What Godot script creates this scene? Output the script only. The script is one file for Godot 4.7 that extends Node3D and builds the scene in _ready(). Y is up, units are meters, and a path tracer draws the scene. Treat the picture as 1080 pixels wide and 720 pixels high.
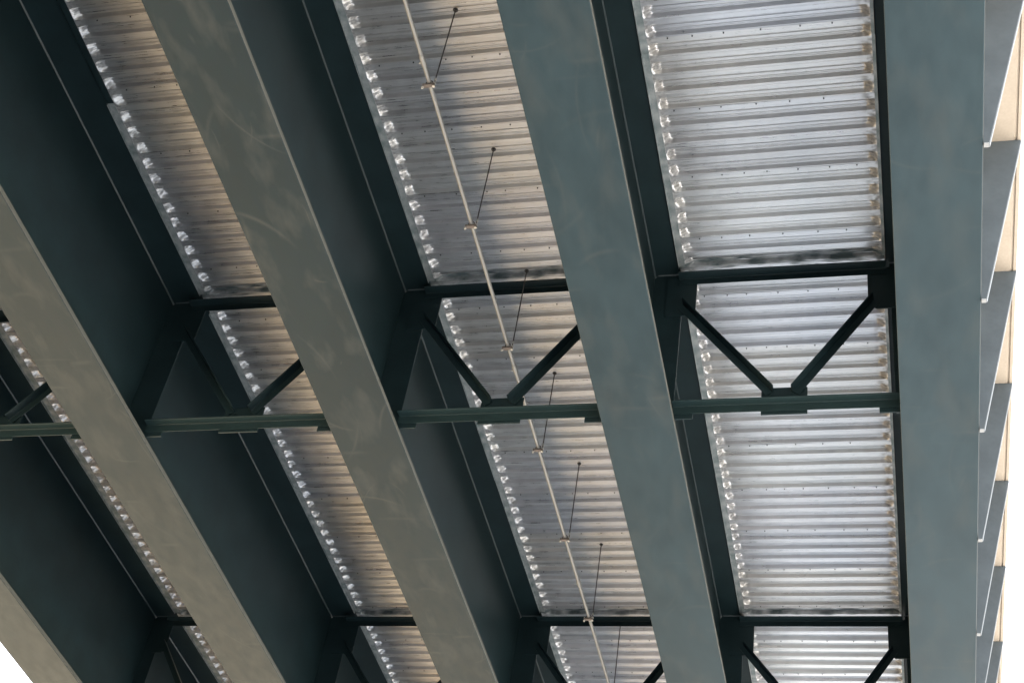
extends Node3D
# The underside of a steel girder bridge, looked up at from the ground. x to the right, y up, the girders run along -z.

const EYE := 1.6            # height of the camera above the ground
const FB := 9.2             # underside of the bottom flanges
const TF := 10.887          # underside of the top flanges
const GX := [-8.728, -6.40, -4.147, -1.9095, 0.3416]        # girder centre lines
const WEB_OFF := [0.095, 0.0, 0.0, 0.0, 0.0]
const TOP_R := [0.39, 0.315, 0.25, 0.225, 0.25]
const TOP_L := [0.25, 0.25, 0.25, 0.25, 0.335]
const FRAME_Z := [8.65, 13.72]                             # near face of the connection plates
const Z0 := -7.0
const Z1 := 42.0
const ROW0 := 6.285         # a lap of two deck sheets; the next one is PITCH * 4 further on
const PITCH := 0.1653

var used := {}
var M := {}
var rng := RandomNumberGenerator.new()


# ---------------------------------------------------------------- naming
func numbered(called: String) -> String:
	if not used.has(called):
		used[called] = 0
		return called
	used[called] += 1
	return "%s_%03d" % [called, used[called]]


func thing(called: String, label: String, category: String, at: Vector3, group := "") -> Node3D:
	var o := Node3D.new()
	o.name = numbered(called)
	add_child(o)
	o.position = at
	tag(o, label, category, group)
	return o


func tag(o: Node, label: String, category: String, group := "") -> void:
	o.set_meta("label", label)
	o.set_meta("category", category)
	if group != "":
		o.set_meta("group", group)


func part(called: String, mesh: Mesh, mat: Material, parent: Node, at := Vector3.ZERO) -> MeshInstance3D:
	var o := MeshInstance3D.new()
	o.name = called
	o.mesh = mesh
	o.material_override = mat
	o.position = at
	parent.add_child(o, true)
	return o


# ---------------------------------------------------------------- mesh helpers
func begin() -> SurfaceTool:
	var st := SurfaceTool.new()
	st.begin(Mesh.PRIMITIVE_TRIANGLES)
	return st


func uv_of(p: Vector3, n: Vector3) -> Vector2:
	var a := n.abs()
	if a.y >= a.x and a.y >= a.z:
		return Vector2(p.x, p.z)
	if a.x >= a.z:
		return Vector2(p.y, p.z)
	return Vector2(p.x, p.y)


func tri(st: SurfaceTool, a: Vector3, b: Vector3, c: Vector3, n: Vector3) -> void:
	if (b - a).cross(c - a).dot(n) > 0.0:
		var t := b
		b = c
		c = t
	for p in [a, b, c]:
		st.set_normal(n)
		st.set_uv(uv_of(p, n))
		st.add_vertex(p)


func quad(st: SurfaceTool, a: Vector3, b: Vector3, c: Vector3, d: Vector3, away: Vector3) -> void:
	var n := (b - a).cross(c - a)
	if n.length_squared() < 1e-14:
		n = (c - a).cross(d - a)
	n = n.normalized()
	if n.dot(away) < 0.0:
		n = -n
	tri(st, a, b, c, n)
	tri(st, a, c, d, n)


# a convex or concave outline in the plane of u and v, swept along w from w0 to w1, its long edges chamfered by c
func sweep(st: SurfaceTool, outline: PackedVector2Array, o: Vector3, u: Vector3, v: Vector3, w: Vector3, w0: float, w1: float) -> void:
	var mid := Vector2.ZERO
	for p in outline:
		mid += p / outline.size()
	var ccw := not Geometry2D.is_polygon_clockwise(outline)
	var idx := Geometry2D.triangulate_polygon(outline)
	for e in [[w0, -1.0], [w1, 1.0]]:
		for k in range(0, idx.size(), 3):
			var q := []
			for j in 3:
				var p: Vector2 = outline[idx[k + j]]
				q.append(o + u * p.x + v * p.y + w * e[0])
			tri(st, q[0], q[1], q[2], (w * e[1]).normalized())
	for k in outline.size():
		var p := outline[k]
		var q := outline[(k + 1) % outline.size()]
		var d := q - p
		var out := Vector2(d.y, -d.x) if ccw else Vector2(-d.y, d.x)
		var a := o + u * p.x + v * p.y
		var b := o + u * q.x + v * q.y
		quad(st, a + w * w0, b + w * w0, b + w * w1, a + w * w1, u * out.x + v * out.y)


func bar_outline(w: float, h: float, c: float) -> PackedVector2Array:
	var x := w / 2
	var y := h / 2
	return PackedVector2Array([Vector2(-x + c, -y), Vector2(x - c, -y), Vector2(x, -y + c), Vector2(x, y - c), Vector2(x - c, y), Vector2(-x + c, y), Vector2(-x, y - c), Vector2(-x, -y + c)])


# a chamfered bar along z
func bar_z(x: float, y: float, w: float, h: float, za: float, zb: float, c := 0.003) -> Mesh:
	var st := begin()
	sweep(st, bar_outline(w, h, c), Vector3(x, y, 0), Vector3.RIGHT, Vector3.UP, Vector3.FORWARD, za, zb)
	return st.commit()


# a plate in the x-y plane; z is measured away from the camera
func plate(pts: Array, za: float, zb: float) -> Mesh:
	var st := begin()
	sweep(st, PackedVector2Array(pts), Vector3.ZERO, Vector3.RIGHT, Vector3.UP, Vector3.FORWARD, za, zb)
	return st.commit()


# a rolled angle from a to b (both in the x-y plane): its flat leg hangs by «flat» towards «hang», its other leg stands out to the camera by «out»
func angle(a: Vector2, b: Vector2, hang: Vector2, flat: float, out: float, t: float, zback: float, cut_a := 0.0, cut_b := 0.0) -> Mesh:
	var st := begin()
	var dir := (b - a).normalized()
	var r := t * 0.5
	var outline := PackedVector2Array([Vector2(0, 0), Vector2(flat - r, 0), Vector2(flat, r), Vector2(flat, t), Vector2(t + r, t), Vector2(t, t + r), Vector2(t, out - r), Vector2(t - r, out), Vector2(0, out)])
	var u := Vector3(hang.x, hang.y, 0)
	var w := Vector3(dir.x, dir.y, 0)
	sweep(st, outline, Vector3(a.x, a.y, -zback), u, Vector3(0, 0, 1), w, -cut_a, (b - a).length() + cut_b)
	return st.commit()


func tube(st: SurfaceTool, pts: Array, r: float, sides := 12, caps := true) -> void:
	var rings := []
	var prev := Vector3.ZERO
	for k in pts.size():
		var d: Vector3 = ((pts[mini(k + 1, pts.size() - 1)] as Vector3) - pts[maxi(k - 1, 0)]).normalized()
		if prev == Vector3.ZERO:
			prev = d.cross(Vector3.UP if absf(d.y) < 0.9 else Vector3.RIGHT).normalized()
		prev = (prev - d * prev.dot(d)).normalized()
		var other := d.cross(prev)
		var ring := []
		for s in sides:
			var a := TAU * s / sides
			ring.append(prev * cos(a) + other * sin(a))
		rings.append(ring)
	for k in pts.size() - 1:
		for s in sides:
			var s2 := (s + 1) % sides
			var q := [[k, s], [k, s2], [k + 1, s2], [k + 1, s]]
			var ord := [0, 1, 2, 0, 2, 3]
			var p := []
			for e in q:
				p.append((pts[e[0]] as Vector3) + rings[e[0]][e[1]] * r)
			if ((p[1] - p[0]) as Vector3).cross(p[2] - p[0]).dot(rings[k][s]) > 0.0:
				ord = [0, 2, 1, 0, 3, 2]
			for j in ord:
				st.set_normal(rings[q[j][0]][q[j][1]])
				st.set_uv(Vector2(float(q[j][1]) / sides, (p[j] as Vector3).z))
				st.add_vertex(p[j])
	if caps:
		for e in [[0, 1], [pts.size() - 1, pts.size() - 2]]:
			var n: Vector3 = ((pts[e[0]] as Vector3) - pts[e[1]]).normalized()
			for s in sides:
				tri(st, pts[e[0]], pts[e[0]] + rings[e[0]][s] * r, pts[e[0]] + rings[e[0]][(s + 1) % sides] * r, n)


func tube_mesh(pts: Array, r: float, sides := 12) -> Mesh:
	var st := begin()
	tube(st, pts, r, sides)
	return st.commit()


# ---------------------------------------------------------------- textures
func noise(s: int, f: float, octaves := 3) -> FastNoiseLite:
	var n := FastNoiseLite.new()
	n.seed = s
	n.frequency = f
	n.noise_type = FastNoiseLite.TYPE_SIMPLEX_SMOOTH
	n.fractal_octaves = octaves
	return n


func image_of(w: int, h: int, f: Callable) -> Image:
	var b := PackedByteArray()
	b.resize(w * h * 3)
	var i := 0
	for y in h:
		for x in w:
			var c: Color = f.call(x, y)
			b[i] = clampi(int(c.r * 255.0 + 0.5), 0, 255)
			b[i + 1] = clampi(int(c.g * 255.0 + 0.5), 0, 255)
			b[i + 2] = clampi(int(c.b * 255.0 + 0.5), 0, 255)
			i += 3
	return Image.create_from_data(w, h, false, Image.FORMAT_RGB8, b)


func tex(im: Image) -> ImageTexture:
	return ImageTexture.create_from_image(im)


func lin(r: float, g: float, b: float) -> Color:
	return Color(r, g, b).linear_to_srgb()


# galvanised deck: rolling streaks along x, dull zinc bloom, handling marks. Red: tone, green: roughness, blue: dirt
func deck_picture(s: int) -> Image:
	var streak := noise(s, 1.0, 3)
	var fine := noise(s + 1, 1.0, 2)
	var bloom := noise(s + 2, 1.0, 4)
	var dirt := noise(s + 3, 1.0, 4)
	return image_of(768, 768, func(x: int, y: int) -> Color:
		var u := x / 768.0
		u = 2.0 * minf(u, 1.0 - u)
		var v := y / 768.0
		var a := streak.get_noise_2d(u * 0.7, v * 46.0)
		var b := fine.get_noise_2d(u * 1.1, v * 190.0)
		var c := bloom.get_noise_2d(u * 7.0, v * 5.0)
		var e := dirt.get_noise_2d(u * 11.0, v * 30.0)
		var d := clampf((e - 0.68) * 3.0, 0.0, 1.0)
		return Color(clampf(0.84 + a * 0.09 + b * 0.03 + c * 0.05, 0.0, 1.0), clampf(0.5 + a * 0.34 + b * 0.14 + c * 0.16, 0.0, 1.0), d))


func deck_material(im: Image, tint: Color, off: Vector2, spray := -1.0) -> Material:
	var w := im.get_width()
	var h := im.get_height()
	var edge := noise(77, 1.0, 4)
	var col := image_of(w, h, func(x: int, y: int) -> Color:
		var p := im.get_pixel(x, y)
		var c := Color(tint.r * p.r, tint.g * p.r, tint.b * p.r)
		c = c.lerp(Color(0.16, 0.12, 0.09), p.b * 0.55)
		c = c.lerp(Color(0.19, 0.188, 0.185), end_dulling(edge, float(x) / w, float(y) / h + off.y))
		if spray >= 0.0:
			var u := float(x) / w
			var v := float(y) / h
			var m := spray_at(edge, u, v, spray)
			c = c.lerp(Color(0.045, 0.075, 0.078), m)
		return c.linear_to_srgb())
	var surf := image_of(w, h, func(x: int, y: int) -> Color:
		var p := im.get_pixel(x, y)
		var m := 0.0
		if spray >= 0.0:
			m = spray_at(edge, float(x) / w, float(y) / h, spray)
		m = maxf(m, 0.85 * end_dulling(edge, float(x) / w, float(y) / h + off.y))
		return Color(1, clampf(lerpf(0.20 + 0.26 * p.g + 0.2 * p.b, 0.55, m), 0.0, 1.0), (0.92 - 0.5 * p.b) * (1.0 - m)))
	var m := ORMMaterial3D.new()
	m.albedo_texture = tex(col)
	m.orm_texture = tex(surf)
	m.uv1_offset = Vector3(off.x, off.y, 0)
	return m


# dulls the colour to temper the glints where the ribs are crushed shut
func end_dulling(n: FastNoiseLite, u: float, v: float) -> float:
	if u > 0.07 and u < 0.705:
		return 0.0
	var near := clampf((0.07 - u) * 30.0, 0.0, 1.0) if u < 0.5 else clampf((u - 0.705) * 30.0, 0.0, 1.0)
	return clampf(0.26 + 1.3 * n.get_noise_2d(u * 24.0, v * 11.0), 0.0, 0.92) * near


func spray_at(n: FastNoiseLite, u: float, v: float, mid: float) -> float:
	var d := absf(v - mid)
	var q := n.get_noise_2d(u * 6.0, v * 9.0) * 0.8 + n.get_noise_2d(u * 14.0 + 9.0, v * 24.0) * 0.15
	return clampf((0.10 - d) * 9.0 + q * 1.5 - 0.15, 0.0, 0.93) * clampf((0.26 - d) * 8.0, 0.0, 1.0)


# bottom flange paint, 0.6 m across and 10 m along: mottled coat, chalky scuffs and rub marks left by handling
func flange_picture(s: int, chalk: float) -> Image:
	var w := 192
	var h := 2048
	var big := noise(s, 1.0, 4)
	var mid := noise(s + 1, 1.0, 4)
	var fine := noise(s + 2, 1.0, 2)
	var cloud := noise(s + 3, 1.0, 5)
	var mask := PackedFloat32Array()
	mask.resize(w * h)
	var r := RandomNumberGenerator.new()
	r.seed = s
	for k in 46:                         # rub marks: soft arcs and straight scrapes
		var cx := r.randf_range(0, w)
		var cy := r.randf_range(0, h)
		var rad := r.randf_range(30, 260)
		var a0 := r.randf_range(0, TAU)
		var span := r.randf_range(0.3, 1.2)
		var wide := r.randf_range(0.8, 4.5)
		var amp := r.randf_range(0.12, 0.5)
		if k % 4 == 0:
			rad = 2500.0
			a0 = PI / 2 + r.randf_range(-0.03, 0.03)
			span = r.randf_range(0.02, 0.06)
		var px := cx - rad * cos(a0)
		var py := cy - rad * sin(a0)
		var steps := int(maxf(8.0, span * rad))
		for t in steps + 1:
			var f := float(t) / steps
			var a := a0 + span * (f - 0.5)
			var x := px + rad * cos(a)
			var y := py + rad * sin(a)
			var fade := sin(PI * f) * amp
			var reach := int(ceil(wide * 2.0))
			for j in range(-reach, reach + 1):
				for i in range(-reach, reach + 1):
					var xi := int(x) + i
					var yi := posmod(int(y) + j, h)
					if xi < 0 or xi >= w:
						continue
					var g := exp(-(i * i + j * j) / (wide * wide)) * fade
					mask[yi * w + xi] = maxf(mask[yi * w + xi], g)
	return image_of(w, h, func(x: int, y: int) -> Color:
		var u := x / 192.0 * 0.6
		var v := y / 2048.0 * 10.0
		var blend := clampf((v - 9.0), 0.0, 1.0)    # joins up with its own start
		var a := lerpf(big.get_noise_2d(u * 1.6, v * 0.8), big.get_noise_2d(u * 1.6, (v - 10.0) * 0.8), blend)
		var b := lerpf(mid.get_noise_2d(u * 7.0, v * 3.0), mid.get_noise_2d(u * 7.0, (v - 10.0) * 3.0), blend)
		var c := fine.get_noise_2d(u * 90.0, v * 90.0)
		var e := lerpf(cloud.get_noise_2d(u * 3.2 + 5.0, v * 1.3), cloud.get_noise_2d(u * 3.2 + 5.0, (v - 10.0) * 1.3), blend)
		var ch := clampf((e - 0.0) * 1.5, 0.0, 1.0) * chalk * 0.55 + mask[y * w + x] * chalk
		return Color(0.5 + 0.28 * a + 0.20 * b + 0.05 * c, clampf(ch, 0.0, 1.0), 0.5 + 0.3 * b + 0.1 * c))


func flange_material(im: Image, paint: Color, chalk: Color, off: float, soil := 0.0, soil_color := Color.BLACK) -> StandardMaterial3D:
	var col := image_of(im.get_width(), im.get_height(), func(x: int, y: int) -> Color:
		var p := im.get_pixel(x, y)
		var k := 0.72 + 0.56 * p.r
		var c := Color(paint.r * k, paint.g * k, paint.b * k).lerp(soil_color, clampf(soil * (0.7 + 0.6 * p.b), 0.0, 1.0))
		return c.lerp(chalk, p.g * 0.75).linear_to_srgb())
	var m := StandardMaterial3D.new()
	m.albedo_texture = tex(col)
	m.roughness_texture = tex(image_of(im.get_width() / 2, im.get_height() / 2, func(x: int, y: int) -> Color:
		var p := im.get_pixel(x * 2, y * 2)
		var g := 0.30 + 0.30 * p.b + 0.3 * p.g
		return Color(g, g, g)))
	m.roughness = 1.0
	m.metallic_specular = 0.28
	m.uv1_scale = Vector3(1.0 / 0.6, 0.1, 1)
	m.uv1_offset = Vector3(0.5, off, 0)
	return m


func paint_material(base: Color, s: int, rough: float) -> StandardMaterial3D:
	var a := noise(s, 1.0, 5)
	var b := noise(s + 1, 1.0, 3)
	var col := image_of(512, 512, func(x: int, y: int) -> Color:
		var p := Vector2(x, y) / 512.0
		var e := Vector2(minf(p.x, 1.0 - p.x), minf(p.y, 1.0 - p.y))          # mirrored, so that it tiles
		var k := 1.0 + 0.30 * a.get_noise_2d(e.x * 4.0, e.y * 4.0) + 0.06 * b.get_noise_2d(e.x * 40.0, e.y * 40.0)
		return Color(base.r * k, base.g * k, base.b * k).linear_to_srgb())
	var m := StandardMaterial3D.new()
	m.albedo_texture = tex(col)
	m.roughness = rough
	m.metallic_specular = 0.28
	m.uv1_triplanar = true
	m.uv1_scale = Vector3(0.45, 0.45, 0.45)
	return m


func rough_material(base: Color, other: Color, s: int, scale: float, rough: float, streak := 1.0) -> StandardMaterial3D:
	var a := noise(s, 1.0, 5)
	var b := noise(s + 1, 1.0, 2)
	var col := image_of(512, 512, func(x: int, y: int) -> Color:
		var p := Vector2(x, y) / 512.0
		var e := Vector2(minf(p.x, 1.0 - p.x), minf(p.y, 1.0 - p.y))
		var t := clampf(0.5 + 0.8 * a.get_noise_2d(e.x * 9.0, e.y * 9.0 * streak), 0.0, 1.0)
		var k := 1.0 + 0.06 * b.get_noise_2d(e.x * 90.0, e.y * 90.0)
		var c := base.lerp(other, t)
		return Color(c.r * k, c.g * k, c.b * k).linear_to_srgb())
	var m := StandardMaterial3D.new()
	m.albedo_texture = tex(col)
	m.roughness = rough
	m.uv1_triplanar = true
	m.uv1_world_triplanar = true
	m.uv1_scale = Vector3(scale, scale, scale)
	return m


func plain(c: Color, rough: float, metal := 0.0) -> StandardMaterial3D:
	var m := StandardMaterial3D.new()
	m.albedo_color = c.linear_to_srgb()
	m.roughness = rough
	m.metallic = metal
	return m


# ---------------------------------------------------------------- the deck
func deck_profile() -> Array:
	# one rib pitch along z (away from the camera): a low flat, a steep side, a high flat with a stiffening groove, a steep side
	return [
		Vector2(0.0, 0.0), Vector2(0.026, 0.0), Vector2(0.030, 0.003), Vector2(0.040, 0.042), Vector2(0.044, 0.045),
		Vector2(0.062, 0.045), Vector2(0.068, 0.037), Vector2(0.078, 0.037), Vector2(0.084, 0.045),
		Vector2(0.096, 0.045), Vector2(0.101, 0.039), Vector2(0.108, 0.039), Vector2(0.113, 0.045),
		Vector2(0.120, 0.045), Vector2(0.124, 0.042), Vector2(0.134, 0.003), Vector2(0.138, 0.0),
		Vector2(0.149, 0.0), Vector2(0.1515, 0.0022), Vector2(0.155, 0.0022), Vector2(0.1575, 0.0), Vector2(PITCH, 0.0)]


func deck_sheet(width: float, crush_l: float, crush_r: float, s: int) -> Mesh:
	var r := RandomNumberGenerator.new()
	r.seed = s
	var pts := [Vector2(-0.022, -0.0018)]
	var prof := deck_profile()
	for rib in 4:
		for k in prof.size():
			if k == 0 and rib > 0:
				continue
			var p: Vector2 = prof[k]
			var z := p.x + PITCH * rib
			pts.append(Vector2(z, p.y - 0.0018 * (1.0 - z / (4 * PITCH))))
	var xs := []
	var run_l := 0.080
	var run_r := 0.090
	for e in 12:
		xs.append(0.0 if e == 0 else crush_l + run_l * (e - 1) / 10.0)
	for f in [0.3, 0.5, 0.7]:
		xs.append(width * f)
	for e in 12:
		xs.append(width - (0.0 if e == 11 else crush_r + run_r * (10 - e) / 10.0))
	var wave := []                       # thin sheet is never quite flat
	for k in xs.size():
		wave.append(r.randf_range(-0.0015, 0.0015) if k >= 12 and k < xs.size() - 12 else 0.0)
	var jit := []
	for k in 10:
		jit.append(Vector2(r.randf_range(-0.010, 0.012), r.randf_range(-0.014, 0.014)))
	var rise := func(x: float, z: float) -> float:
		var rib := clampi(int(floor(z / PITCH)), 0, 3)
		var j: Vector2 = jit[rib + (5 if x > width / 2 else 0)]
		var q := (z - PITCH * rib - 0.082 - j.y) / 0.042
		var t := clampf(((x - crush_l if x < width / 2 else width - x - crush_r) - j.x - 0.013 * minf(q * q, 1.3)) / ((run_l if x < width / 2 else run_r) - 0.017), 0.0, 1.0)
		return 0.72 * t + 0.28 * t * t * (3.0 - 2.0 * t)
	var at := func(i: int, j: int) -> Vector3:
		var p: Vector2 = pts[j]
		var k: float = rise.call(xs[i], p.x)
		return Vector3(xs[i], p.y * k + (1.0 - k) * minf(p.y, 0.0) + wave[i], -p.x)
	var st := begin()
	for i in xs.size() - 1:
		for j in pts.size() - 1:
			var c := [at.call(i, j), at.call(i + 1, j), at.call(i + 1, j + 1), at.call(i, j + 1)]
			var ns := []
			for e in [i, i + 1]:
				var along: Vector3 = (at.call(mini(e + 1, xs.size() - 1), j) - at.call(maxi(e - 1, 0), j)).normalized()
				var n: Vector3 = along.cross(at.call(e, j + 1) - at.call(e, j)).normalized()
				ns.append(-n if n.y > 0.0 else n)
			var face: Vector3 = ns[0] + ns[1]
			var ord := [0, 1, 2, 0, 2, 3]
			if ((c[1] - c[0]) as Vector3).cross(c[2] - c[0]).dot(face) > 0.0:
				ord = [0, 2, 1, 0, 3, 2]
			for k in ord:
				var q: Vector3 = c[k]
				st.set_normal(ns[0] if k == 0 or k == 3 else ns[1])
				st.set_uv(Vector2(q.x / 2.2, -q.z / 0.6612))
				st.add_vertex(q)
	return st.commit()


func screw_row(width: float, s: int) -> Mesh:
	var r := RandomNumberGenerator.new()
	r.seed = s
	var st := begin()
	var x := 0.16 + r.randf() * 0.1
	while x < width - 0.12:
		tube(st, [Vector3(x, 0.003, 0.008 + r.randf() * 0.006), Vector3(x, -0.0075, 0.010)], 0.0062, 6)
		x += r.randf_range(0.15, 0.29)
	return st.commit()


# ---------------------------------------------------------------- things
func girder(g: int, label: String, flange: Material) -> void:
	var t := thing("steel_girder", label, "girder", Vector3(GX[g], FB, 0), "plate girders carrying the deck")
	var wo: float = WEB_OFF[g]
	var h := TF - FB
	part("flange_edge", bar_z(0.281, 0.0225, 0.0026, 0.036, Z0, Z1, 0.0004), M.edge_highlight, t)  # thin strip whose paler colour carries the highlight on the flange edge
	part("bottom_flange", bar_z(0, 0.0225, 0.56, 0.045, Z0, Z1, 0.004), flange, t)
	part("web", bar_z(wo, (0.045 + h) / 2, 0.016, h - 0.045, Z0, Z1, 0.0005), M.paint, t)
	var l: float = wo - TOP_L[g]
	var r: float = TOP_R[g]
	part("top_flange", bar_z((l + r) / 2, h + 0.016, r - l, 0.032, Z0, Z1, 0.003), M.paint, t)
	for sx in [-1.0, 1.0]:
		for low in [0, 1]:
			var y := 0.0455 if low == 0 else h - 0.0005
			var up := 1.0 if low == 0 else -1.0
			var st := begin()
			var x0: float = wo + sx * 0.0075
			sweep(st, PackedVector2Array([Vector2(x0, y), Vector2(x0 + sx * 0.011, y), Vector2(x0, y + up * 0.011)]), Vector3.ZERO, Vector3.RIGHT, Vector3.UP, Vector3.FORWARD, Z0, Z1)
			part("weld_bead", st.commit(), M.weld, t)
	for z in FRAME_Z:
		for sx in [-1.0, 1.0]:
			if (g == 0 and sx < 0) or (g == 4 and sx > 0):
				continue
			var x0: float = wo + sx * 0.0085
			var reach: float = sx * (0.262 + (0.045 if g == 4 else 0.0))
			part("connection_plate", plate([Vector2(x0, 0.085), Vector2(x0 + sx * 0.03, 0.047), Vector2(reach, 0.047), Vector2(reach, h - 0.002), Vector2(x0 + sx * 0.03, h - 0.002), Vector2(x0, h - 0.04)], z, z + 0.016), M.paint, t)
			# the bead along the foot and the head of the plate
			for y in [0.0465, h - 0.0015]:
				var st := begin()
				var up := 1.0 if y < 1.0 else -1.0
				sweep(st, PackedVector2Array([Vector2(z + 0.0005, y), Vector2(z - 0.008, y), Vector2(z + 0.0005, y + up * 0.008)]), Vector3.ZERO, Vector3.FORWARD, Vector3.UP, Vector3.RIGHT, minf(x0 + sx * 0.03, reach), maxf(x0 + sx * 0.03, reach))
				part("weld_bead", st.commit(), M.weld, t)


func cross_frame(bay: int, row: int, label: String) -> void:
	var w: float = GX[bay + 1] - GX[bay]
	var wl: float = WEB_OFF[bay]
	var z: float = FRAME_Z[row]
	var t := thing("cross_frame", label, "cross frame", Vector3(GX[bay], FB, -z), "K-shaped cross frames between the girders")
	var ga := -0.0125
	var gb := -0.0008
	part("gusset_plate", plate([Vector2(wl + 0.128, 1.18), Vector2(0.335, 1.18), Vector2(0.378, 1.205), Vector2(0.378, 1.625), Vector2(wl + 0.128, 1.625)], ga, gb), M.paint, t)
	part("gusset_plate", plate([Vector2(w - 0.128, 1.155), Vector2(w - 0.42, 1.155), Vector2(w - 0.485, 1.215), Vector2(w - 0.485, 1.625), Vector2(w - 0.128, 1.625)], ga, gb), M.paint, t)
	part("gusset_plate", plate([Vector2(wl + 0.05, 0.048), Vector2(0.42, 0.048), Vector2(0.42, 0.20), Vector2(wl + 0.05, 0.20)], ga, gb), M.paint, t)
	part("gusset_plate", plate([Vector2(w - 0.05, 0.048), Vector2(w - 0.43, 0.048), Vector2(w - 0.43, 0.20), Vector2(w - 0.05, 0.20)], ga, gb), M.paint, t)
	var m := w / 2 - 0.01
	part("gusset_plate", plate([Vector2(m - 0.175, 0.066), Vector2(m + 0.175, 0.066), Vector2(m + 0.175, 0.335), Vector2(m - 0.175, 0.335)], ga, gb), M.paint, t)
	var zb := 0.0135
	part("bottom_chord", angle(Vector2(wl + 0.262, 0.176), Vector2(w - 0.272, 0.176), Vector2(0, -1), 0.086, 0.075, 0.0105, -zb), M.paint_chord, t)
	part("top_chord", angle(Vector2(wl + 0.225, 1.613), Vector2(w - 0.33, 1.613), Vector2(0, -1), 0.075, 0.090, 0.0105, -zb), M.paint, t)
	# the diagonals; each starts on the heel of its outstanding leg (the upper edge)
	var a := Vector2(wl + 0.281, 1.309)
	var b := Vector2(m - 0.080, 0.290)
	var d := (b - a).normalized()
	part("diagonal", angle(a, b, Vector2(d.y, -d.x), 0.070, 0.084, 0.0105, -zb - 0.0004), M.paint, t)
	a = Vector2(w - 0.45, 1.26)
	b = Vector2(m + 0.054, 0.286)
	d = (b - a).normalized()
	part("diagonal", angle(a, b, Vector2(-d.y, d.x), 0.070, 0.084, 0.0105, -zb - 0.0004), M.paint, t)


func deck_bay(bay: int, label: String) -> void:
	var xl: float = GX[bay] + TOP_R[bay]
	var xr: float = GX[bay + 1] + WEB_OFF[bay + 1] - TOP_L[bay + 1]
	var t := thing("metal_deck", label, "metal deck", Vector3(xl, TF, 0), "corrugated deck bays between the girders")
	var w := xr - xl - 0.016
	var sheets := [deck_sheet(w, 0.042, 0.006, 11 + bay), deck_sheet(w, 0.046, 0.010, 31 + bay), deck_sheet(w, 0.040, 0.005, 51 + bay)]
	var screws := [screw_row(w, 5 + bay), screw_row(w, 15 + bay), screw_row(w, 25 + bay)]
	for k in range(-5, 19):
		var z := ROW0 + 4 * PITCH * k
		var mat: Material = M.deck[(k * 7 + bay * 3 + 40) % M.deck.size()]
		for f in 2:
			if z < FRAME_Z[f] - 0.02 and z + 4 * PITCH > FRAME_Z[f]:
				mat = M.deck_spray[f]
		var o := part("deck_sheet", sheets[posmod(k * 5 + bay, 3)], mat, t, Vector3(0.008, 0.004, -z))
		var sc := part("lap_screws", screws[posmod(k * 2 + bay, 3)], M.screw, o)
		sc.set_meta("kind", "stuff")
	# the rest of the bay, behind the camera and far ahead, out of sight
	var st := begin()
	for seg in [[Z0, ROW0 - 5 * 4 * PITCH - 0.03], [ROW0 + 19 * 4 * PITCH + 0.01, Z1]]:
		sweep(st, bar_outline(w, 0.03, 0.002), Vector3(w / 2 + 0.008, 0.02, 0), Vector3.RIGHT, Vector3.UP, Vector3.FORWARD, seg[0], seg[1])
	part("deck_end", st.commit(), M.deck[0], t)
	# shelf angles that carry the sheets, in lengths, stopping short of the cross frames
	var cuts := [[3.0, 6.39], [6.392, 8.56], [8.80, 11.3], [11.302, 13.64], [13.88, 16.6], [16.602, 19.0]]
	for side in 2:
		for k in cuts.size():
			var r := rng.randf_range(-0.002, 0.002)
			var s2 := begin()
			var leg := (0.054 if bay > 0 else 0.070) if side == 0 else 0.024
			var sx := 1.0 if side == 0 else -1.0
			var o := Vector3(0.001 + r if side == 0 else xr - xl - 0.001 - r, r * 0.5, 0)
			var outline := PackedVector2Array([Vector2(0, 0.0035), Vector2(0, -0.024), Vector2(0.003, -0.024), Vector2(0.003, 0.0), Vector2(leg, 0.0), Vector2(leg, 0.0035)])
			sweep(s2, outline, o, Vector3(sx, 0, 0), Vector3.UP, Vector3.FORWARD, cuts[k][0], cuts[k][1])
			part("shelf_angle", s2.commit(), M.paint if (k == 0 and bay == 1 and side == 0) else M.angle, t)


func bracket(z: float, label: String) -> void:
	var x0 := 0.3416
	var t := thing("overhang_bracket", label, "bracket", Vector3(x0, FB, -z), "triangular brackets under the deck overhang")
	var top := 10.872 - FB - 0.002
	var th := 0.030
	part("plate", plate([Vector2(0.01, top), Vector2(0.686, top), Vector2(0.314, -0.008), Vector2(0.2835, -0.008), Vector2(0.2835, 0.05), Vector2(0.01, 0.05)], 0, th), M.bracket, t)
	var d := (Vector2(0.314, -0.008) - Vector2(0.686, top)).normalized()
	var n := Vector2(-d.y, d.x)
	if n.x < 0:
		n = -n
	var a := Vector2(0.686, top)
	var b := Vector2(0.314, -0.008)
	part("edge_highlight_strip", plate([a + n * 0.0006, b + n * 0.0006, b + n * 0.0066, a + n * 0.0066], 0.012, th + 0.002), M.edge, t)  # bright rim of the lit edge, painted as a pale strip
	part("foot_highlight_strip", plate([Vector2(0.2835, -0.009), Vector2(0.3135, -0.009), Vector2(0.3135, -0.015), Vector2(0.2835, -0.015)], -0.004, th), M.edge, t)  # same painted rim light along the foot


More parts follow.
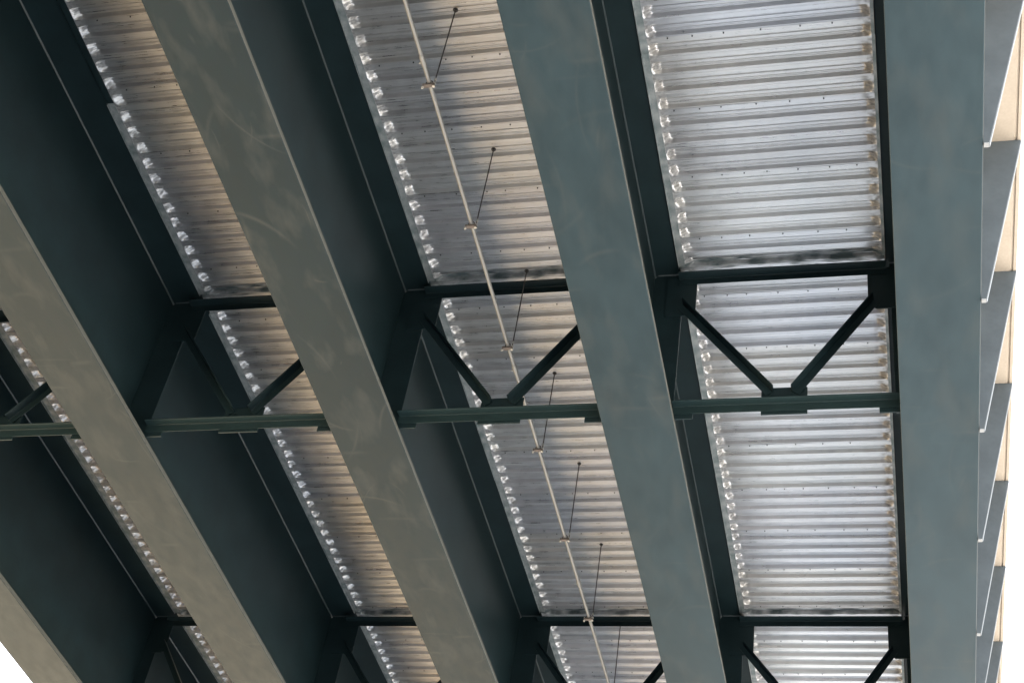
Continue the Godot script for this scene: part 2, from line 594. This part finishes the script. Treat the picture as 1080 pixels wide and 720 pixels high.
func hanger(z: float, x: float, yc: float, label: String) -> void:
	var t := thing("pipe_hanger", label, "pipe hanger", Vector3(x, yc, -z), "hangers that carry the conduit")
	var top := TF + 0.004 - yc
	part("rod", tube_mesh([Vector3(0.038, -0.045, 0), Vector3(0.038, top, 0)], 0.0052, 8), M.rod, t)
	var st := begin()
	tube(st, [Vector3(0.038, top - 0.004, 0), Vector3(0.038, top - 0.016, 0)], 0.014, 6)
	tube(st, [Vector3(0.038, top - 0.0, 0), Vector3(0.038, top - 0.004, 0)], 0.020, 12)
	part("anchor_nut", st.commit(), M.rod, t)
	st = begin()
	sweep(st, bar_outline(0.088, 0.016, 0.002), Vector3(0.0, -0.030, 0), Vector3.RIGHT, Vector3.UP, Vector3.FORWARD, -0.014, 0.014)
	part("cross_bar", st.commit(), M.bar, t)
	var arc := []
	for k in 13:
		var a := PI * k / 12.0
		arc.append(Vector3(-cos(a) * 0.0225, sin(a) * 0.0225, 0))
	arc.push_front(Vector3(-0.0225, -0.02, 0))
	arc.push_back(Vector3(0.0225, -0.02, 0))
	part("strap", tube_mesh(arc, 0.0042, 6), M.rod, t)
	st = begin()
	tube(st, [Vector3(-0.043, -0.060, 0), Vector3(-0.043, -0.008, 0)], 0.006, 6)
	tube(st, [Vector3(-0.043, -0.050, 0), Vector3(-0.043, -0.042, 0)], 0.011, 6)
	part("bolt", st.commit(), M.strut, t)
	st = begin()
	tube(st, [Vector3(0.038, -0.050, 0), Vector3(0.038, -0.042, 0)], 0.012, 6)
	tube(st, [Vector3(0.038, -0.018, 0), Vector3(0.038, -0.008, 0)], 0.012, 6)
	tube(st, [Vector3(0.038, 0.02, 0), Vector3(0.038, 0.045, 0)], 0.009, 6)
	part("nut", st.commit(), M.strut, t)


func _ready() -> void:
	rng.seed = 7
	# ------------------------------------------------ camera, sky, sun, exposure
	var cam := Camera3D.new()
	cam.name = "camera"
	var right := Vector3(0.96886085, 0.1380607, -0.20554293)
	var down := Vector3(-0.04539615, -0.71700639, -0.69558682)
	var ahead := Vector3(-0.2434088, 0.6832577, -0.68841199)
	cam.transform = Transform3D(Basis(right, -down, -ahead).orthonormalized(), Vector3(0, EYE, 0))
	cam.fov = 2.0 * rad_to_deg(atan(360.0 / 1582.0))
	cam.near = 0.1
	cam.far = 2000.0
	add_child(cam)

	var sky := ProceduralSkyMaterial.new()
	sky.sky_top_color = Color(0.82, 0.86, 0.90)
	sky.sky_horizon_color = Color(0.94, 0.95, 0.97)
	sky.sky_curve = 0.16
	sky.ground_bottom_color = Color(0.45, 0.42, 0.38)
	sky.ground_horizon_color = Color(0.80, 0.80, 0.79)
	sky.sun_angle_max = 4.0
	var env := Environment.new()
	env.background_mode = Environment.BG_SKY
	env.sky = Sky.new()
	env.sky.sky_material = sky
	env.background_energy_multiplier = 1.0
	env.tonemap_mode = Environment.TONE_MAPPER_LINEAR
	env.tonemap_exposure = 5.8
	env.sdfgi_enabled = true
	env.ssao_enabled = true
	env.ssil_enabled = true
	var we := WorldEnvironment.new()
	we.name = "world"
	we.environment = env
	add_child(we)

	var sun := DirectionalLight3D.new()
	sun.name = "sun"
	sun.light_energy = 1.5
	sun.light_color = Color(1.0, 0.955, 0.89)
	sun.light_angular_distance = 0.5
	sun.shadow_enabled = true
	var to_sun := Vector3(-0.22, 1.0, -0.55).normalized()      # high, from ahead and a little from the left
	sun.basis = Basis.looking_at(-to_sun, Vector3.UP)
	add_child(sun)

	# ------------------------------------------------ materials
	var teal := Color(0.0095, 0.0190, 0.0215)
	M.paint = paint_material(teal, 3, 0.42)
	M.paint_chord = paint_material(Color(0.014, 0.027, 0.029), 5, 0.42)
	M.weld = plain(Color(0.036, 0.047, 0.05), 0.4)
	M.edge_highlight = plain(Color(0.068, 0.072, 0.066), 0.5)  # edge highlight of the flanges, put into the colour
	M.bracket = paint_material(Color(0.077, 0.090, 0.099), 9, 0.5)
	M.edge = plain(Color(0.24, 0.25, 0.26), 0.5)  # pale tone stands in for the light on the bracket edges
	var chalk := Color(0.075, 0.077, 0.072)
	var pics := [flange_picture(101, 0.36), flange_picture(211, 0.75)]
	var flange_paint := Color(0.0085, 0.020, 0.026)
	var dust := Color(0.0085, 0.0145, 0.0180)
	var outer_lit_paint := Color(0.0235, 0.0395, 0.0480)  # same paint as the others, its tone set for the light here
	M.flange = [  # one paint on all girders; tones differ by the light on each, besides dust
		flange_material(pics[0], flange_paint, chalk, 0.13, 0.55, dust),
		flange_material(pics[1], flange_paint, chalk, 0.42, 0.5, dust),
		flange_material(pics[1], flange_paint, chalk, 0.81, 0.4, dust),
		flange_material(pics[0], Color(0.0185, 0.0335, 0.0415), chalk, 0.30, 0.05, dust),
		flange_material(pics[0], outer_lit_paint, chalk, 0.66, 0.0, dust)]
	var dp := [deck_picture(21), deck_picture(61)]
	M.deck = [
		deck_material(dp[0], Color(0.74, 0.73, 0.74), Vector2(0.0, 0.0)),
		deck_material(dp[1], Color(0.70, 0.69, 0.69), Vector2(0.0, 0.21)),
		deck_material(dp[0], Color(0.68, 0.68, 0.70), Vector2(0.0, 0.53)),
		deck_material(dp[1], Color(0.76, 0.75, 0.74), Vector2(0.0, 0.77)),
		deck_material(dp[0], Color(0.71, 0.69, 0.67), Vector2(0.0, 0.33))]
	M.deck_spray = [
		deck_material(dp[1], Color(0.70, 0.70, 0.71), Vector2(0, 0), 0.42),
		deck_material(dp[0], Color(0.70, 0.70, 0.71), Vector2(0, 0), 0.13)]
	M.angle = rough_material(Color(0.40, 0.41, 0.41), Color(0.16, 0.20, 0.20), 53, 0.8, 0.5)
	M.angle.metallic = 0.6
	M.screw = plain(Color(0.05, 0.05, 0.05), 0.5, 0.3)
	M.rod = plain(Color(0.10, 0.09, 0.08), 0.5, 0.4)
	M.strut = plain(Color(0.50, 0.48, 0.44), 0.45, 0.3)
	M.bar = plain(Color(0.15, 0.125, 0.11), 0.5, 0.2)
	M.conduit = plain(Color(0.31, 0.30, 0.28), 0.45, 0.25)
	M.concrete = rough_material(Color(0.385, 0.325, 0.26), Color(0.43, 0.365, 0.295), 41, 0.35, 0.85)
	M.grey_concrete = rough_material(Color(0.30, 0.29, 0.27), Color(0.38, 0.37, 0.34), 43, 0.2, 0.9)
	M.ground = rough_material(Color(0.39, 0.325, 0.235), Color(0.48, 0.40, 0.29), 45, 0.11, 0.95)
	M.added_dark_ground = rough_material(Color(0.05, 0.05, 0.048), Color(0.075, 0.073, 0.07), 49, 0.15, 0.9)
	M.added_warm_ground = rough_material(Color(0.265, 0.205, 0.13), Color(0.34, 0.265, 0.175), 51, 0.15, 0.9)
	M.added_pale_ground = rough_material(Color(0.46, 0.455, 0.45), Color(0.54, 0.535, 0.53), 47, 0.15, 0.9)

	# ------------------------------------------------ setting
	var st := begin()
	quad(st, Vector3(-600, 0, 600), Vector3(600, 0, 600), Vector3(600, 0, -600), Vector3(-600, 0, -600), Vector3.UP)
	part("ground", st.commit(), M.ground, self).set_meta("kind", "structure")
	st = begin()
	quad(st, Vector3(-4.6, 0.004, 300), Vector3(26, 0.004, 300), Vector3(26, 0.004, -300), Vector3(-4.6, 0.004, -300), Vector3.UP)
	part("added_pale_ground", st.commit(), M.added_pale_ground, self).set_meta("kind", "structure")  # unseen pale strip, added to bounce light into the rightmost bay

	st = begin()
	quad(st, Vector3(-7.3, 0.004, 300), Vector3(-4.62, 0.004, 300), Vector3(-4.62, 0.004, -300), Vector3(-7.3, 0.004, -300), Vector3.UP)
	part("added_dark_ground", st.commit(), M.added_dark_ground, self).set_meta("kind", "structure")  # unseen dark strip, added to hold back fill light in the middle bays
	st = begin()
	quad(st, Vector3(-14.0, 0.004, 300), Vector3(-7.32, 0.004, 300), Vector3(-7.32, 0.004, -300), Vector3(-14.0, 0.004, -300), Vector3.UP)
	part("added_warm_ground", st.commit(), M.added_warm_ground, self).set_meta("kind", "structure")  # unseen brown strip, added to send dim golden light up to the deck

	# ------------------------------------------------ concrete deck slab with its overhangs
	var slab := thing("concrete_deck", "beige concrete deck overhang with drip groove beyond the rightmost girder", "deck slab", Vector3(0, TF, 0))
	var le: float = GX[0] - 0.69
	st = begin()
	sweep(st, bar_outline(1.035 - le, 0.25, 0.003), Vector3((1.035 + le) / 2, 0.20, 0), Vector3.RIGHT, Vector3.UP, Vector3.FORWARD, Z0, Z1)
	part("slab", st.commit(), M.concrete, slab)
	st = begin()
	var y0 := -0.015
	# the overhang: soffit, drip groove, nose
	sweep(st, PackedVector2Array([Vector2(0.60, 0.072), Vector2(0.60, y0), Vector2(0.983, y0), Vector2(0.987, y0 + 0.013), Vector2(1.001, y0 + 0.013), Vector2(1.005, y0), Vector2(1.030, y0), Vector2(1.033, y0 + 0.004), Vector2(1.033, 0.072)]), Vector3.ZERO, Vector3.RIGHT, Vector3.UP, Vector3.FORWARD, Z0, Z1)
	part("overhang", st.commit(), M.concrete, slab)
	st = begin()
	sweep(st, PackedVector2Array([Vector2(GX[0] - 0.26, 0.072), Vector2(GX[0] - 0.26, y0), Vector2(le + 0.003, y0), Vector2(le + 0.003, 0.072)]), Vector3.ZERO, Vector3.RIGHT, Vector3.UP, Vector3.FORWARD, Z0, Z1)
	part("overhang", st.commit(), M.concrete, slab)
	# an unseen wall added behind the camera to block light from that end
	st = begin()
	sweep(st, PackedVector2Array([Vector2(-10.5, 0.0), Vector2(2.0, 0.0), Vector2(2.0, 9.0), Vector2(-10.5, 9.0)]), Vector3.ZERO, Vector3.RIGHT, Vector3.UP, Vector3.FORWARD, Z0 - 1.5, Z0 + 1.0)
	part("light_block", st.commit(), M.grey_concrete, self).set_meta("kind", "structure")

	# ------------------------------------------------ girders
	var gl := [
		"teal plate girder at the lower left corner, its bottom flange against white sky",
		"dusty teal plate girder second from the left, its flange running to the bottom edge",
		"wide dusty teal plate girder left of the conduit, with scuffed pale rub marks",
		"teal plate girder between the conduit bay and the brightest deck bay",
		"blue grey outer plate girder at right beside the triangular brackets"]
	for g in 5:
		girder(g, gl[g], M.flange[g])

	# ------------------------------------------------ deck bays
	var dl := [
		"sliver of corrugated metal deck seen between the two leftmost girders",
		"shadowed brownish corrugated metal deck left of the widest dusty girder",
		"corrugated metal deck above the long hanging conduit, half in warm light",
		"bright silver corrugated metal deck beside the outer right girder"]
	for b in 4:
		deck_bay(b, dl[b])

	# ------------------------------------------------ cross frames
	var fl := [
		["dark K-shaped cross frame, nearer one between the two leftmost girders, at the left edge", "dark cross frame at the bottom edge between the two leftmost girders"],
		["dark K-shaped cross frame left of the widest dusty girder, across the shadowed deck", "dark cross frame at the bottom edge under the shadowed brownish deck"],
		["K-shaped cross frame with the conduit passing through its V, at mid height", "cross frame at the bottom edge with the conduit passing in front"],
		["K-shaped cross frame under the bright silver deck, full V in view beside the outer girder", "cross frame at the bottom edge under the bright silver deck, tops of its V showing"]]
	for b in 4:
		for r in 2:
			cross_frame(b, r, fl[b][r])

	# ------------------------------------------------ brackets on the outer girder
	var order := ["topmost blue grey triangular bracket on the outer girder, cut by the top right corner", "second triangular bracket from the top along the outer girder", "third triangular bracket from the top along the outer girder", "fourth triangular bracket from the top along the outer girder", "third triangular bracket from the bottom along the outer girder", "second triangular bracket from the bottom along the outer girder", "lowest triangular bracket on the outer girder, at the bottom right corner"]
	for k in 7:
		bracket(6.11 + 1.344 * k, order[k])

	# ------------------------------------------------ the conduit and its hangers
	var cy := 8.395 + EYE
	var cx := -3.035
	var pipe := thing("conduit", "thin pale conduit running lengthwise beneath the deck left of the third girder", "conduit", Vector3(cx, cy, 0))
	var joints := [-7.0, 2.85, 5.66, 8.78, 11.83, 14.88, 17.93, 42.0]
	for k in joints.size() - 1:
		part("pipe_length", tube_mesh([Vector3(0, 0, -joints[k] - 0.001), Vector3(0, 0, -joints[k + 1] + 0.001)], 0.0158, 14), M.conduit, pipe)
	for k in range(1, joints.size() - 1):
		var z: float = joints[k]
		var c := part("coupling", tube_mesh([Vector3(0, 0, -z + 0.045), Vector3(0, 0, -z - 0.045)], 0.0205, 14), M.conduit, pipe)
		part("set_screw", tube_mesh([Vector3(-0.018, 0, -z - 0.022), Vector3(-0.034, 0, -z - 0.022)], 0.0065, 6), M.strut, c)
	var hl := ["topmost hanger of the conduit, its long thin rod near the top edge", "second conduit hanger from the top, rod against warm lit deck", "conduit hanger in front of the cross frame's top chord, inside the V", "conduit hanger whose rod shows just behind the right diagonal of the V", "conduit hanger below the mid-height cross frame, above the photo's lowest pair", "conduit hanger close above the lower cross frame", "lowest conduit hanger, at the bottom edge beside the lower cross frame"]
	var hz := [5.852, 7.169, 8.505, 9.80, 11.101, 12.415, 13.752]
	for k in 7:
		hanger(hz[k], cx, cy, hl[k])
